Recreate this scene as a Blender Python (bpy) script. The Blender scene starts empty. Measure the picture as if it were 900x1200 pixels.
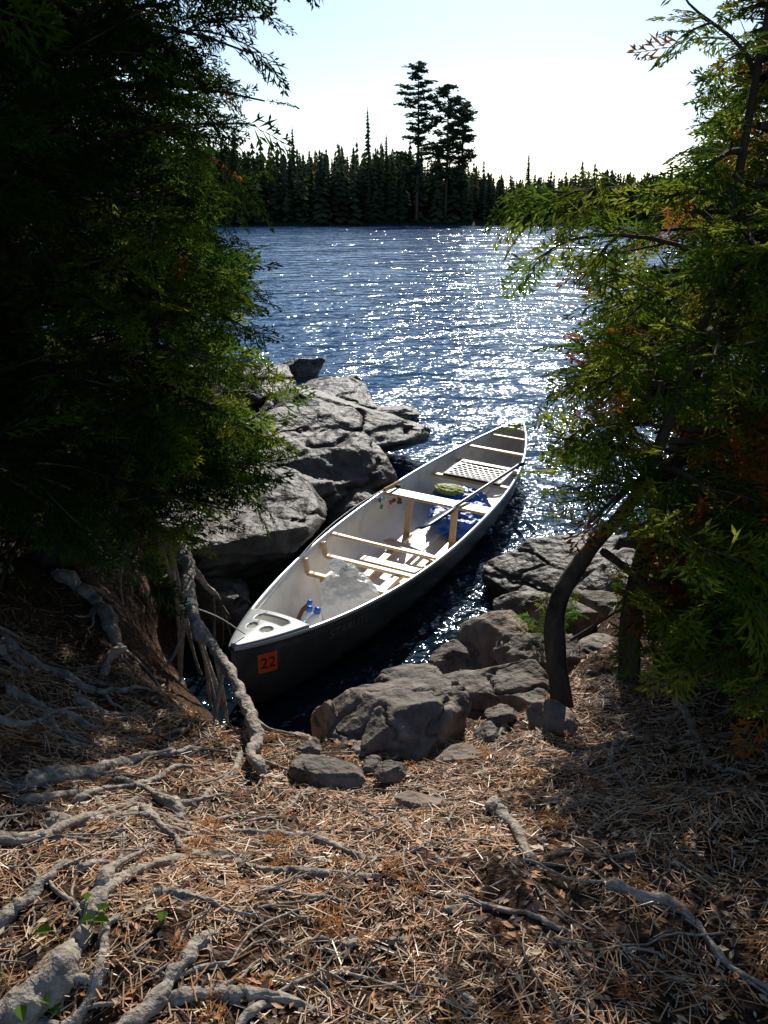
import bpy, bmesh, math, random
import numpy as np
from mathutils import Vector, Matrix, geometry
random.seed(7); RNG=np.random.default_rng(11)
scene=bpy.context.scene
scene.view_settings.view_transform='Standard'; scene.view_settings.look='None'; scene.view_settings.exposure=0

# ---------------------------------------------------------------- noise
def _h(ix,iy,iz,seed):
    n=(ix.astype(np.int64)*374761393+iy.astype(np.int64)*668265263+iz.astype(np.int64)*1274126177+seed*974711)&0xffffffff
    n=((n^(n>>13))*1274126177)&0xffffffff
    n=((n^(n>>16))*2246822519)&0xffffffff
    return ((n^(n>>15))&0xffffff)/float(0xffffff)
def vn(x,y,z,seed=0):
    x=np.asarray(x,float);y=np.asarray(y,float)+0*x;z=np.asarray(z,float)+0*x
    ix,iy,iz=np.floor(x),np.floor(y),np.floor(z); fx,fy,fz=x-ix,y-iy,z-iz
    fx=fx*fx*(3-2*fx);fy=fy*fy*(3-2*fy);fz=fz*fz*(3-2*fz)
    r=0
    for a in(0,1):
        for b in(0,1):
            for c in(0,1):
                r=r+_h(ix+a,iy+b,iz+c,seed)*(fx if a else 1-fx)*(fy if b else 1-fy)*(fz if c else 1-fz)
    return r
def fbm(x,y,z,seed=0,o=4):
    r=0;a=.5;f=1
    for k in range(o):
        r=r+a*(vn(np.asarray(x)*f,np.asarray(y)*f,np.asarray(z)*f,seed+k)-.5)*2;a*=.5;f*=2.03
    return r
def ss(a,b,x):
    t=np.clip((x-a)/(b-a),0,1);return t*t*(3-2*t)

# ---------------------------------------------------------------- mesh helpers
def link(o,parent=None):
    scene.collection.objects.link(o)
    if parent: o.parent=parent
    return o
def empty(name):
    e=bpy.data.objects.new(name,None);e.empty_display_size=.2;return link(e)
def mesh_np(name,V,F,mats,mi=None,smooth=False,parent=None):
    V=np.asarray(V,np.float32);F=np.asarray(F,np.int32);k=F.shape[1]
    me=bpy.data.meshes.new(name)
    me.vertices.add(len(V));me.vertices.foreach_set('co',V.ravel())
    me.loops.add(F.size);me.loops.foreach_set('vertex_index',F.ravel())
    me.polygons.add(len(F));me.polygons.foreach_set('loop_start',np.arange(0,F.size,k,dtype=np.int32))
    me.polygons.foreach_set('loop_total',np.full(len(F),k,np.int32))
    for m in mats: me.materials.append(m)
    if mi is not None: me.polygons.foreach_set('material_index',np.asarray(mi,np.int32))
    me.polygons.foreach_set('use_smooth',np.full(len(F),smooth,bool))
    me.update(calc_edges=True);me.validate()
    return link(bpy.data.objects.new(name,me),parent)
def quads_obj(name,Q,mats,mi=None,parent=None):
    Q=np.asarray(Q).reshape(-1,3)
    return mesh_np(name,Q,np.arange(len(Q)).reshape(-1,4),mats,mi,False,parent)
class Tubes:
    def __init__(s): s.V=[];s.F=[];s.n=0
    def add(s,P,R,sides=6,wob=0,seed=0):
        P=np.asarray(P,float);n=len(P);R=np.asarray(R,float)*np.ones(n)
        T=np.gradient(P,axis=0);T/=np.linalg.norm(T,axis=1)[:,None]+1e-9
        up=np.array([0,0,1.]) if abs(T[0][2])<.8 else np.array([1.,0,0])
        A=np.cross(T,up);A/=np.linalg.norm(A,axis=1)[:,None]+1e-9
        for i in range(1,n):
            if A[i]@A[i-1]<0:A[i]*=-1
        B=np.cross(T,A)
        th=np.linspace(0,2*math.pi,sides,endpoint=False)
        rr=R[:,None]*np.ones((n,sides))
        if wob: 
            ang=th[None,:]+0*rr
            rr=rr*(1+wob*fbm(np.cos(ang)*1.3+seed*3.1,np.sin(ang)*1.3,np.arange(n)[:,None]*.22+0*rr,seed,3)*1.6)
        V=P[:,None,:]+rr[:,:,None]*(A[:,None,:]*np.cos(th)[None,:,None]+B[:,None,:]*np.sin(th)[None,:,None])
        s.V.append(V.reshape(-1,3))
        i=np.arange(n-1)[:,None]*sides;j=np.arange(sides)[None,:];j2=(j+1)%sides
        F=np.stack([i+j,i+j2,i+sides+j2,i+sides+j],-1).reshape(-1,4)+s.n
        s.F.append(F);s.n+=n*sides
    def obj(s,name,mats,parent=None,smooth=True):
        return mesh_np(name,np.concatenate(s.V),np.concatenate(s.F),mats,None,smooth,parent)
def spline(P,n=40):
    P=np.asarray(P,float);m=len(P);out=[]
    E=np.vstack([2*P[0]-P[1],P,2*P[-1]-P[-2]])
    for t in np.linspace(0,m-1,n):
        i=min(int(t),m-2);u=t-i;a,b,c,d=E[i],E[i+1],E[i+2],E[i+3]
        out.append(.5*((2*b)+(-a+c)*u+(2*a-5*b+4*c-d)*u*u+(-a+3*b-3*c+d)*u**3))
    return np.array(out)

# ---------------------------------------------------------------- materials
def mat(name,col=(.5,.5,.5),rough=.7,noise=None,bump=None,metal=0,spec=.5,coat=0):
    m=bpy.data.materials.new(name);m.use_nodes=True;nt=m.node_tree;b=nt.nodes['Principled BSDF']
    b.inputs['Base Color'].default_value=(*col,1);b.inputs['Roughness'].default_value=rough
    b.inputs['Metallic'].default_value=metal;b.inputs['Specular IOR Level'].default_value=spec
    b.inputs['Coat Weight'].default_value=coat
    tc=nt.nodes.new('ShaderNodeTexCoord')
    if noise:
        cols,scale,det=noise[0],noise[1],noise[2]
        mp=nt.nodes.new('ShaderNodeMapping');mp.inputs['Scale'].default_value=noise[3] if len(noise)>3 else (1,1,1)
        nt.links.new(tc.outputs['Object'],mp.inputs[0])
        n=nt.nodes.new('ShaderNodeTexNoise');n.inputs['Scale'].default_value=scale;n.inputs['Detail'].default_value=det;n.inputs['Roughness'].default_value=.65
        nt.links.new(mp.outputs[0],n.inputs['Vector'])
        r=nt.nodes.new('ShaderNodeValToRGB');e=r.color_ramp.elements
        while len(e)<len(cols):e.new(.5)
        for i,c in enumerate(cols):
            e[i].position=.28+.44*i/(len(cols)-1);e[i].color=(*c,1)
        nt.links.new(n.outputs['Fac'],r.inputs[0]);nt.links.new(r.outputs[0],b.inputs['Base Color'])
    if bump:
        n2=nt.nodes.new('ShaderNodeTexNoise');n2.inputs['Scale'].default_value=bump[0];n2.inputs['Detail'].default_value=6
        mp2=nt.nodes.new('ShaderNodeMapping');mp2.inputs['Scale'].default_value=bump[3] if len(bump)>3 else (1,1,1)
        nt.links.new(tc.outputs['Object'],mp2.inputs[0]);nt.links.new(mp2.outputs[0],n2.inputs['Vector'])
        bp=nt.nodes.new('ShaderNodeBump');bp.inputs['Strength'].default_value=bump[1];bp.inputs['Distance'].default_value=bump[2]
        nt.links.new(n2.outputs['Fac'],bp.inputs['Height']);nt.links.new(bp.outputs[0],b.inputs['Normal'])
    return m
def leafmat(name,c1,c2,trans=.5,scale=1.5):
    m=bpy.data.materials.new(name);m.use_nodes=True;nt=m.node_tree
    for n in list(nt.nodes):nt.nodes.remove(n)
    out=nt.nodes.new('ShaderNodeOutputMaterial')
    tc=nt.nodes.new('ShaderNodeTexCoord');n=nt.nodes.new('ShaderNodeTexNoise');n.inputs['Scale'].default_value=scale;n.inputs['Detail'].default_value=3
    nt.links.new(tc.outputs['Object'],n.inputs['Vector'])
    r=nt.nodes.new('ShaderNodeValToRGB');r.color_ramp.elements[0].position=.35;r.color_ramp.elements[1].position=.65
    r.color_ramp.elements[0].color=(*c1,1);r.color_ramp.elements[1].color=(*c2,1)
    nt.links.new(n.outputs['Fac'],r.inputs[0])
    d=nt.nodes.new('ShaderNodeBsdfDiffuse');t=nt.nodes.new('ShaderNodeBsdfTranslucent');mx=nt.nodes.new('ShaderNodeMixShader')
    mx.inputs[0].default_value=trans
    nt.links.new(r.outputs[0],d.inputs[0]);nt.links.new(r.outputs[0],t.inputs[0])
    nt.links.new(d.outputs[0],mx.inputs[1]);nt.links.new(t.outputs[0],mx.inputs[2])
    nt.links.new(mx.outputs[0],out.inputs[0])
    return m
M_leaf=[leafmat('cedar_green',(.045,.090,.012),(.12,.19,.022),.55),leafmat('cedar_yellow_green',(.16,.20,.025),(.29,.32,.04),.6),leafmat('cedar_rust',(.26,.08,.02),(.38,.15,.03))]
M_dark=[leafmat('cedar_shaded_green',(.010,.024,.006),(.028,.052,.010),.4),leafmat('cedar_mid_green',(.035,.075,.010),(.10,.165,.022),.55),M_leaf[2]]  # thicket shade put into the darkened leaf green; second green raised for lit edges
M_bark=mat('cedar_bark',noise=([(.028,.02,.015),(.08,.06,.045),(.14,.115,.09)],14,8,(1,1,.15)),bump=(22,.8,.02,(1,1,.12)),rough=.95,spec=.1)
M_root=mat('weathered_root',noise=([(.13,.10,.078),(.34,.285,.23),(.54,.475,.40)],30,9),bump=(60,1,.014),rough=.75,spec=.3)
M_rock=mat('granite',noise=([(.06,.048,.038),(.13,.108,.088),(.22,.182,.148),(.36,.30,.245)],9,12),bump=(22,1,.03),rough=.8,spec=.3)
M_rock2=mat('granite_tan',noise=([(.17,.125,.095),(.30,.23,.18),(.42,.335,.27)],7,12),bump=(26,1,.02),rough=.85,spec=.25)
M_rockw=mat('granite_weathered',noise=([(.032,.025,.018),(.08,.064,.049),(.14,.115,.09),(.26,.215,.17)],5,14),bump=(11,1,.05),rough=.6,spec=.4)

def ground_mat():
    m=mat('forest_floor',rough=.9,spec=.15,bump=(90,1,.02))
    nt=m.node_tree;b=nt.nodes['Principled BSDF'];tc=nt.nodes.new('ShaderNodeTexCoord')
    def noi(s,d):
        n=nt.nodes.new('ShaderNodeTexNoise');n.inputs['Scale'].default_value=s;n.inputs['Detail'].default_value=d;n.inputs['Roughness'].default_value=.7
        nt.links.new(tc.outputs['Object'],n.inputs['Vector']);return n
    a=noi(45,8);r=nt.nodes.new('ShaderNodeValToRGB');e=r.color_ramp.elements;e.new(.5);e.new(.6)
    for i,(p,c) in enumerate([(.3,(.018,.011,.007)),(.45,(.06,.036,.023)),(.56,(.14,.085,.052)),(.7,(.28,.175,.108))]):
        e[i].position=p;e[i].color=(*c,1)
    nt.links.new(a.outputs['Fac'],r.inputs[0])
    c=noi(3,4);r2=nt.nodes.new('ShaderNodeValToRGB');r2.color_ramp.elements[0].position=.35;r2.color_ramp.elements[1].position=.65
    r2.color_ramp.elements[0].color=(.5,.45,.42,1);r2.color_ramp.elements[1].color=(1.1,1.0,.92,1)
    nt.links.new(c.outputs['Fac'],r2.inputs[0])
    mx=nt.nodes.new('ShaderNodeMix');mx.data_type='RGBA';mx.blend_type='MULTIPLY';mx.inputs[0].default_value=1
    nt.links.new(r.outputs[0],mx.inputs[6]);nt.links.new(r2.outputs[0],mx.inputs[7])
    sp=nt.nodes.new('ShaderNodeSeparateXYZ');nt.links.new(tc.outputs['Object'],sp.inputs[0])
    mr=nt.nodes.new('ShaderNodeMapRange');mr.inputs[1].default_value=60;mr.inputs[2].default_value=120
    nt.links.new(sp.outputs[1],mr.inputs[0])
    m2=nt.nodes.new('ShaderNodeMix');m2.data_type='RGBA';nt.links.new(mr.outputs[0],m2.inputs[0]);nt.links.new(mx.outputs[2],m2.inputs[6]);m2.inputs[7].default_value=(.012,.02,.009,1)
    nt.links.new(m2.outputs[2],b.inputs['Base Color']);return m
M_ground=ground_mat()

def water_mat():
    # four wave trains; short ripples die out offshore where the longer chop takes over
    m=bpy.data.materials.new('lake_water');m.use_nodes=True;nt=m.node_tree;b=nt.nodes['Principled BSDF']
    b.inputs['Roughness'].default_value=.10;b.inputs['IOR'].default_value=1.33
    b.inputs['Specular Tint'].default_value=(.36,.68,1,1)
    g=nt.nodes.new('ShaderNodeNewGeometry');sp=nt.nodes.new('ShaderNodeSeparateXYZ');nt.links.new(g.outputs['Position'],sp.inputs[0]);prev=None
    # dark bottom and bank shade painted in near shore, reflected sky blue offshore
    md=nt.nodes.new('ShaderNodeMapRange');md.inputs[1].default_value=5;md.inputs[2].default_value=13;nt.links.new(sp.outputs[1],md.inputs[0])
    mc=nt.nodes.new('ShaderNodeMix');mc.data_type='RGBA';nt.links.new(md.outputs[0],mc.inputs[0]);mc.inputs[6].default_value=(.005,.014,.024,1);mc.inputs[7].default_value=(.020,.090,.22,1)
    nt.links.new(mc.outputs[2],b.inputs['Base Color'])
    for (s,sx,d,dist,y0,y1,lo) in [(.22,.75,1,.85,18,70,.2),(1.0,.85,1.5,.29,70,160,.5),(4.2,.9,1.5,.086,18,60,.0),(13,1,2,.029,8,24,0.)]:
        mp=nt.nodes.new('ShaderNodeMapping');mp.inputs['Scale'].default_value=(sx,1,1);mp.inputs['Rotation'].default_value=(0,0,math.radians(-14+s*2))
        nt.links.new(g.outputs['Position'],mp.inputs[0])
        n=nt.nodes.new('ShaderNodeTexNoise');n.inputs['Scale'].default_value=s;n.inputs['Detail'].default_value=d;n.inputs['Distortion'].default_value=.35
        nt.links.new(mp.outputs[0],n.inputs['Vector'])
        mr=nt.nodes.new('ShaderNodeMapRange');mr.inputs[1].default_value=y0;mr.inputs[2].default_value=y1
        mr.inputs[3].default_value=lo if s<.5 else 1;mr.inputs[4].default_value=1 if s<.5 else lo
        nt.links.new(sp.outputs[1],mr.inputs[0])
        bp=nt.nodes.new('ShaderNodeBump');bp.inputs['Distance'].default_value=dist
        nt.links.new(mr.outputs[0],bp.inputs['Strength'])
        nt.links.new(n.outputs['Fac'],bp.inputs['Height'])
        if prev: nt.links.new(prev.outputs[0],bp.inputs['Normal'])
        prev=bp
    nt.links.new(prev.outputs[0],b.inputs['Normal']);return m

# ---------------------------------------------------------------- terrain
SH=np.array([(-900,-900),(-900,16),(-60,15),(-12,14),(-4,12.6),(-1.9,11.4),(-1.25,9.4),(-1.2,7),(-1.3,5.2),(-1.12,4.35),(-.85,3.75),(-.55,3.38),(-.2,3.22),(.3,3.4),(.62,3.8),(.95,4.4),(1.35,5.1),(1.9,5.7),(3,6.5),(6,8),(14,9.5),(60,14),(900,14),(900,-900)],float)
def sdist(x,y):
    x=np.asarray(x,float);y=np.asarray(y,float);d=np.full(x.shape,1e9);ins=np.zeros(x.shape,bool)
    n=len(SH)
    for i in range(n):
        a=SH[i];b=SH[(i+1)%n];e=b-a
        t=np.clip(((x-a[0])*e[0]+(y-a[1])*e[1])/(e@e),0,1)
        d=np.minimum(d,np.hypot(x-a[0]-t*e[0],y-a[1]-t*e[1]))
        if a[1]!=b[1]:
            c=((a[1]>y)!=(b[1]>y))&(x<(b[0]-a[0])*(y-a[1])/(b[1]-a[1])+a[0]);ins^=c
    return np.where(ins,d,-d)
def G(x,y):
    x=np.asarray(x,float);y=np.asarray(y,float)
    d=sdist(x,y)+.10*fbm(x*1.3,y*1.3,0*x,3,3)
    near=.62*ss(-.02,.55,d)+.40*ss(.45,1.9,d)-.5*ss(0,-1.2,d)-.08*ss(.15,-.05,d)-2.5*ss(-1,-8,d)+.5*ss(3,12,d)
    near=near+.06*fbm(x*2.1,y*2.1,0*x,5,4)*ss(-.2,.5,d)+.03*fbm(x*9,y*9,0*x,8,4)+ .10*ss(-.9,-2.2,x)*ss(0,.6,d)
    f=y-(156+5*np.sin(x/31.)+3*np.sin(x/11.+1))
    far=1.2*ss(-2,3,f)+6.5*ss(3,45,f)*(.35+.65*ss(34,2,x)+.25*ss(45,90,x))+10*ss(80,400,f)+ .6*fbm(x/9,y/9,0*x,9,3)*ss(0,10,f)
    return np.where(y>60,-3.0+3.0*ss(-14,-1,f)+far,near)
def axis(a,b,step,lo,hi,g=1.09):
    c=list(np.arange(a,b,step));s=step;v=b
    while v<hi: c.append(v);s*=g;v+=min(s,25)
    s=step;v=a-step;l=[]
    while v>lo:l.append(v);s*=g;v-=min(s,25)
    return np.array(sorted(l+c+[lo,hi]))
xs=axis(-2.6,2.6,.022,-900,900);ys=axis(.7,5.2,.022,-300,1200)
X,Y=np.meshgrid(xs,ys);Z=G(X,Y)
ny,nx=X.shape;i=np.arange(ny-1)[:,None]*nx;j=np.arange(nx-1)[None,:]
F=np.stack([i+j,i+j+1,i+nx+j+1,i+nx+j],-1).reshape(-1,4)
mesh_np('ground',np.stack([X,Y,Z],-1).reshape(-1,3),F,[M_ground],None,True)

# ---------------------------------------------------------------- rocks
bm=bmesh.new();bmesh.ops.create_icosphere(bm,subdivisions=6,radius=1);ICO6=(np.array([v.co[:] for v in bm.verts]),np.array([[v.index for v in f.verts] for f in bm.faces]));bm.free()
bm=bmesh.new();bmesh.ops.create_icosphere(bm,subdivisions=5,radius=1);ICO5=(np.array([v.co[:] for v in bm.verts]),np.array([[v.index for v in f.verts] for f in bm.faces]));bm.free()
def rock(name,loc,size,rot=0,seed=0,cuts=13,m=None,big=False,tilt=0,lo=.5,hi=.85,rough=.06,strata=0):
    V,F=(ICO6 if big else ICO5);V=V.copy();r=np.random.default_rng(seed)
    V*=(1+.25*fbm(V[:,0]*1.1+seed,V[:,1]*1.1,V[:,2]*1.1,seed,2))[:,None]
    for k in range(cuts):
        n=r.normal(size=3);n/=np.linalg.norm(n)
        if k==0:n=np.array([r.normal()*.12,r.normal()*.12,1.]);n/=np.linalg.norm(n)
        p=V@n;dd=r.uniform(lo,hi);V-=np.maximum(0,p-dd)[:,None]*n*.98
    f=fbm(V[:,0]*3+seed*7,V[:,1]*3,V[:,2]*3,seed+3,5)
    cr=np.abs(fbm(V[:,0]*1.6+seed,V[:,1]*1.6,V[:,2]*2.6,seed+9,3));
    V*=(1+rough*f*1.8-.12*np.exp(-(cr/.03)**2))[:,None]
    if strata:
        w=V[:,2]+.12*fbm(V[:,0]*1.5,V[:,1]*1.5,0*V[:,0],seed,2)+.12*V[:,0]
        st=np.abs(((w*2.6)%1)-.5)*2;k=1-strata*np.exp(-((1-st)/.12)**2);V[:,0]*=k;V[:,1]*=k
        V[:,2]+=.03*np.floor(fbm(V[:,0]*1.2+4,V[:,1]*1.2,0*V[:,0],seed+2,2)*6)/1.5*(V[:,2]>.2)
    V*=np.array(size)/2/.78
    c,s=math.cos(tilt),math.sin(tilt);V=V@np.array([[1,0,0],[0,c,s],[0,-s,c]])
    c,s=math.cos(rot),math.sin(rot);V=V@np.array([[c,s,0],[-s,c,0],[0,0,1]])
    o=mesh_np(name,V,F,[m or M_rock],None,True);o.location=loc;return o
R=rock
R('rock',(.045,2.80,.56),(.56,.42,.46),.25,3,tilt=-.30,big=True)
R('rock',(.20,3.10,.50),(.30,.30,.36),1.0,12)
R('rock',(-.225,2.92,.56),(.13,.20,.30),.4,21,m=M_rock2,tilt=.25)
R('rock',(.19,3.80,.12),(.46,.36,.42),-.1,31,m=M_rock)
R('rock',(.40,4.10,.12),(.30,.26,.30),.5,32)
R('rock',(.62,4.20,.22),(.40,.34,.42),.2,33,m=M_rock2,lo=.6,hi=.8)
R('rock',(.57,3.26,.42),(.54,.40,.50),-.35,41,big=True)
R('rock',(.42,3.58,.26),(.36,.32,.36),.9,42)
R('rock',(.80,3.84,.34),(.36,.32,.36),.3,43)
R('rock',(.86,4.66,.16),(.40,.34,.34),.6,44,m=M_rockw)
R('rock',(.63,2.76,.64),(.19,.17,.20),.1,45,m=M_rock2,cuts=7)
R('rock',(1.02,4.2,.36),(.34,.36,.36),1.2,46)
R('rock',(1.0,3.6,.48),(.34,.3,.26),.7,47)
R('rock',(1.25,4.35,.3),(.4,.4,.36),.2,147)
R('rock',(-.19,2.37,.73),(.24,.15,.08),-.6,48,cuts=8,m=M_rock)
R('rock',(.27,2.55,.68),(.18,.13,.07),.3,49,m=M_rock2)
R('rock',(.11,2.13,.815),(.15,.09,.04),.1,50,m=M_rock2)
R('rock',(-.04,2.50,.67),(.09,.07,.06),.8,51)
R('rock',(-.38,2.72,.60),(.15,.12,.07),.2,52)
R('rock',(-.45,3.42,.06),(.40,.26,.18),.1,53,m=M_rock2)
R('rock',(-.42,1.72,.94),(.22,.12,.05),.5,54,m=M_rock)
R('rock',(-.27,2.62,.66),(.09,.08,.06),1.5,155);R('rock',(.38,2.72,.66),(.10,.08,.06),1.5,156);R('rock',(.46,2.9,.58),(.14,.12,.12),1.5,157)
R('rock',(.02,2.36,.76),(.10,.08,.04),.5,55)
R('rock_slab',(1.32,5.5,.12),(1.0,.8,.40),.2,61,m=M_rockw,big=True,strata=.04)
R('rock_slab',(1.55,4.75,.25),(.7,.6,.5),.5,62,m=M_rockw)
R('rock_slab',(2.3,5.9,.2),(1.2,.8,.6),.1,63,m=M_rockw)
for (l,s,r,sd,t) in [((-1.15,5.75,.22),(1.3,1.7,1.0),.2,71,.1),((-.98,6.55,.40),(.95,.9,.46),.5,171,.04),((-.68,7.15,.24),(1.45,1.9,1.02),-.15,72,.04),((-.98,7.9,.48),(1.1,1.4,.52),.2,172,.03),
    ((-.74,8.9,.26),(1.7,2.0,.92),.1,73,0),((-.66,10.4,.16),(1.35,1.9,.62),-.2,74,.05),((-1.9,7.3,.42),(1.6,2.6,.9),.2,75,0),
    ((-1.9,10.0,.4),(1.9,2.4,1.0),.3,76,0),((-.05,10.6,.02),(1.0,.6,.26),.1,77,0),((-1.1,4.95,.10),(.55,.6,.55),.4,80,0),((-1.35,13.4,.1),(.9,.5,.5),.2,81,0),((-.7,12.3,.05),(.7,.6,.35),.2,82,0)]:
    R('rock_ledge' if s[0]>.92 else 'shore_rock',l,s,r,sd,cuts=15,m=M_rockw,big=True,tilt=t,lo=.5,hi=.82,rough=.05,strata=.05)

# ---------------------------------------------------------------- roots
def root(pts,r,seed=0,lift=.5,tip=.3,zabs=None,name='tree_root'):
    n=max(30,len(pts)*18)
    P=spline([(a,b,0) for a,b in pts],n);t=np.linspace(0,1,n)
    L=np.linalg.norm(np.diff(P,axis=0),axis=1).sum()
    P[:,0]+=.045*fbm(t*L*6,0*t+seed,0*t,seed,4);P[:,1]+=.045*fbm(t*L*6,0*t+seed+9,0*t,seed+2,4)
    rad=r*(1-(1-tip)*t)*(1+.45*fbm(t*L*15,0*t,0*t+seed,seed+4,3))
    z=G(P[:,0],P[:,1]);k=np.ones(7)/7;z=np.convolve(np.pad(z,3,mode='edge'),k,'valid')
    P[:,2]=z+rad*lift+.02*fbm(t*L*5,0*t,0*t+seed,seed+5,3)
    if zabs is not None:P[:,2]=np.interp(t,np.linspace(0,1,len(zabs)),zabs)+.015*fbm(t*L*5,0*t,0*t+seed,seed+5,3)
    P[0,2]-=r;P[-1,2]-=r*.7
    T=Tubes();T.add(P,rad,12,.5,seed)
    if r>.015:
        off=np.stack([np.cos(t*9+seed)*rad*.6,np.sin(t*9+seed)*rad*.6,0*t+rad*.3],-1);T.add(P+off,rad*.5,8,.4,seed+50)
    rr=random.Random(seed)
    for q in range(int(L*5)+1):
        i0=rr.randrange(3,n-3);a=P[i0];d=P[i0+1]-P[i0];d/=np.linalg.norm(d)+1e-9;sg=rr.choice([-1,1]);an=rr.uniform(.4,1)*sg
        v=np.array([d[0]*math.cos(an)-d[1]*math.sin(an),d[0]*math.sin(an)+d[1]*math.cos(an)]);ln=rr.uniform(.08,.36)
        tt=np.linspace(0,1,12);pp=np.zeros((12,3));pp[:,0]=a[0]+v[0]*ln*tt+.025*np.sin(tt*6+q)*tt;pp[:,1]=a[1]+v[1]*ln*tt+.015*np.sin(tt*9+q)*tt
        g=G(pp[:,0],pp[:,1]);pp[:,2]=a[2]*(1-tt)**2+(g+.004)*(1-(1-tt)**2)
        T.add(pp,rad[i0]*.45*(1-.7*tt),7,.25,q)
    T.obj(name,[M_root]);return P
ROOTS=[([(-.88,1.08),(-.70,1.22),(-.62,1.35),(-.635,1.48),(-.60,1.6),(-.50,1.74)],.040,1),([(-.63,1.56),(-.66,1.7),(-.70,1.92)],.018,2),
([(-.52,1.12),(-.47,1.25),(-.42,1.35),(-.35,1.44),(-.28,1.5),(-.165,1.56)],.021,3),
([(-.70,2.0),(-.56,1.85),(-.43,1.72),(-.255,1.68),(-.04,1.65),(.145,1.6),(.29,1.53),(.40,1.46)],.015,4),
([(-1.05,2.08),(-.98,2.17),(-.88,2.4),(-.77,2.5),(-.66,2.62)],.031,5),
([(-1.5,2.45),(-1.3,2.5),(-1.22,2.7),(-1.02,2.66)],.026,6),
([(-.9,1.85),(-.82,1.9),(-.72,1.99),(-.58,2.0),(-.45,2.1)],.022,7),
([(-.5,2.62),(-.55,2.2),(-.52,1.98)],.012,9),([(.07,1.99),(.11,1.8),(.14,1.69)],.012,10),
([(.30,2.07),(.36,1.86),(.42,1.62)],.020,11),([(-.42,1.27),(-.25,1.285),(-.10,1.24)],.017,12),
([(-.07,1.42),(.02,1.46),(.14,1.49)],.013,13),([(-.45,2.0),(-.23,1.9),(-.02,1.73),(.06,1.70)],.013,14),
([(-1.1,1.68),(-.97,1.72),(-.86,1.8),(-.81,1.95),(-.72,2.08)],.025,15),([(-.95,1.42),(-.85,1.46),(-.8,1.55),(-.79,1.68)],.026,16),
([(-.52,1.53),(-.40,1.50),(-.30,1.51)],.014,17),([(-.24,1.41),(-.16,1.45),(-.08,1.44)],.012,18),([(-1.3,2.1),(-1.1,2.1),(-.98,2.06)],.020,19),
([(.5,2.9),(.42,2.72),(.30,2.6)],.012,20),([(1.3,3.2),(1.1,2.8),(1.0,2.3),(1.02,2.0)],.018,21),([(.9,2.6),(.75,2.3),(.7,2.0)],.015,22),([(-1.6,3.2),(-1.2,3.0),(-.95,3.1)],.024,23),([(-.3,2.9),(-.28,2.6),(-.34,2.35)],.012,24),([(0.1,1.33),(.2,1.25),(.26,1.12)],.012,25),([(.55,1.6),(.7,1.45),(.8,1.2)],.014,26),
([(-.70,2.15),(-.60,2.06),(-.54,1.93),(-.48,1.80)],.018,28),([(-.98,2.25),(-.80,2.22),(-.66,2.15),(-.5,2.2)],.016,29),([(-.7,1.75),(-.58,1.80),(-.45,1.75)],.014,30),([(-.08,2.2),(-.12,2.0),(-.20,1.85)],.009,31),([(.2,2.35),(.3,2.2),(.5,2.15)],.009,32),([(-.3,1.2),(-.15,1.34),(0,1.36)],.010,33),
([(-1.0,2.6),(-.8,2.75),(-.62,2.7)],.013,40),([(-.9,2.0),(-.7,2.3),(-.62,2.5)],.013,41),([(-.5,1.95),(-.35,2.1),(-.2,2.12)],.010,42),
([(-.75,1.62),(-.6,1.68),(-.42,1.62),(-.22,1.58),(-.05,1.56)],.012,43),([(-1.0,1.95),(-.85,2.05),(-.62,1.92),(-.4,1.84),(-.2,1.78)],.014,44),([(-.6,1.2),(-.55,1.3),(-.57,1.42),(-.5,1.5)],.015,45),([(-.2,2.3),(-.3,2.1),(-.32,1.95)],.009,46),([(.1,2.3),(.22,2.12),(.2,1.95)],.009,47),([(.15,1.55),(.3,1.62),(.42,1.75)],.009,48),([(-1.2,2.9),(-1.0,2.85),(-.85,2.95),(-.7,2.88)],.016,49),([(-1.4,2.8),(-1.2,2.65),(-1.05,2.4)],.02,50)]
for p,r,s in ROOTS: root(p,r,s)
PR=root([(-1.6,4.7),(-1.38,4.45),(-1.15,4.2),(-.98,3.97),(-.90,3.62),(-.74,3.3),(-.57,2.95),(-.47,2.65),(-.41,2.38)],.034,8,zabs=[.95,.92,.88,.80,.72,.68,.68,.70,.77],tip=.55)
root([(-1.25,4.3),(-1.05,4.2),(-.98,4.35),(-.95,4.6)],.03,27,zabs=[.8,.75,.5,.2])
root([(-1.7,4.0),(-1.4,3.8),(-1.25,3.5),(-1.2,3.2)],.045,34);root([(-1.9,3.9),(-1.9,3.5),(-1.7,3.2),(-1.4,3.0)],.04,35)

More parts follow.
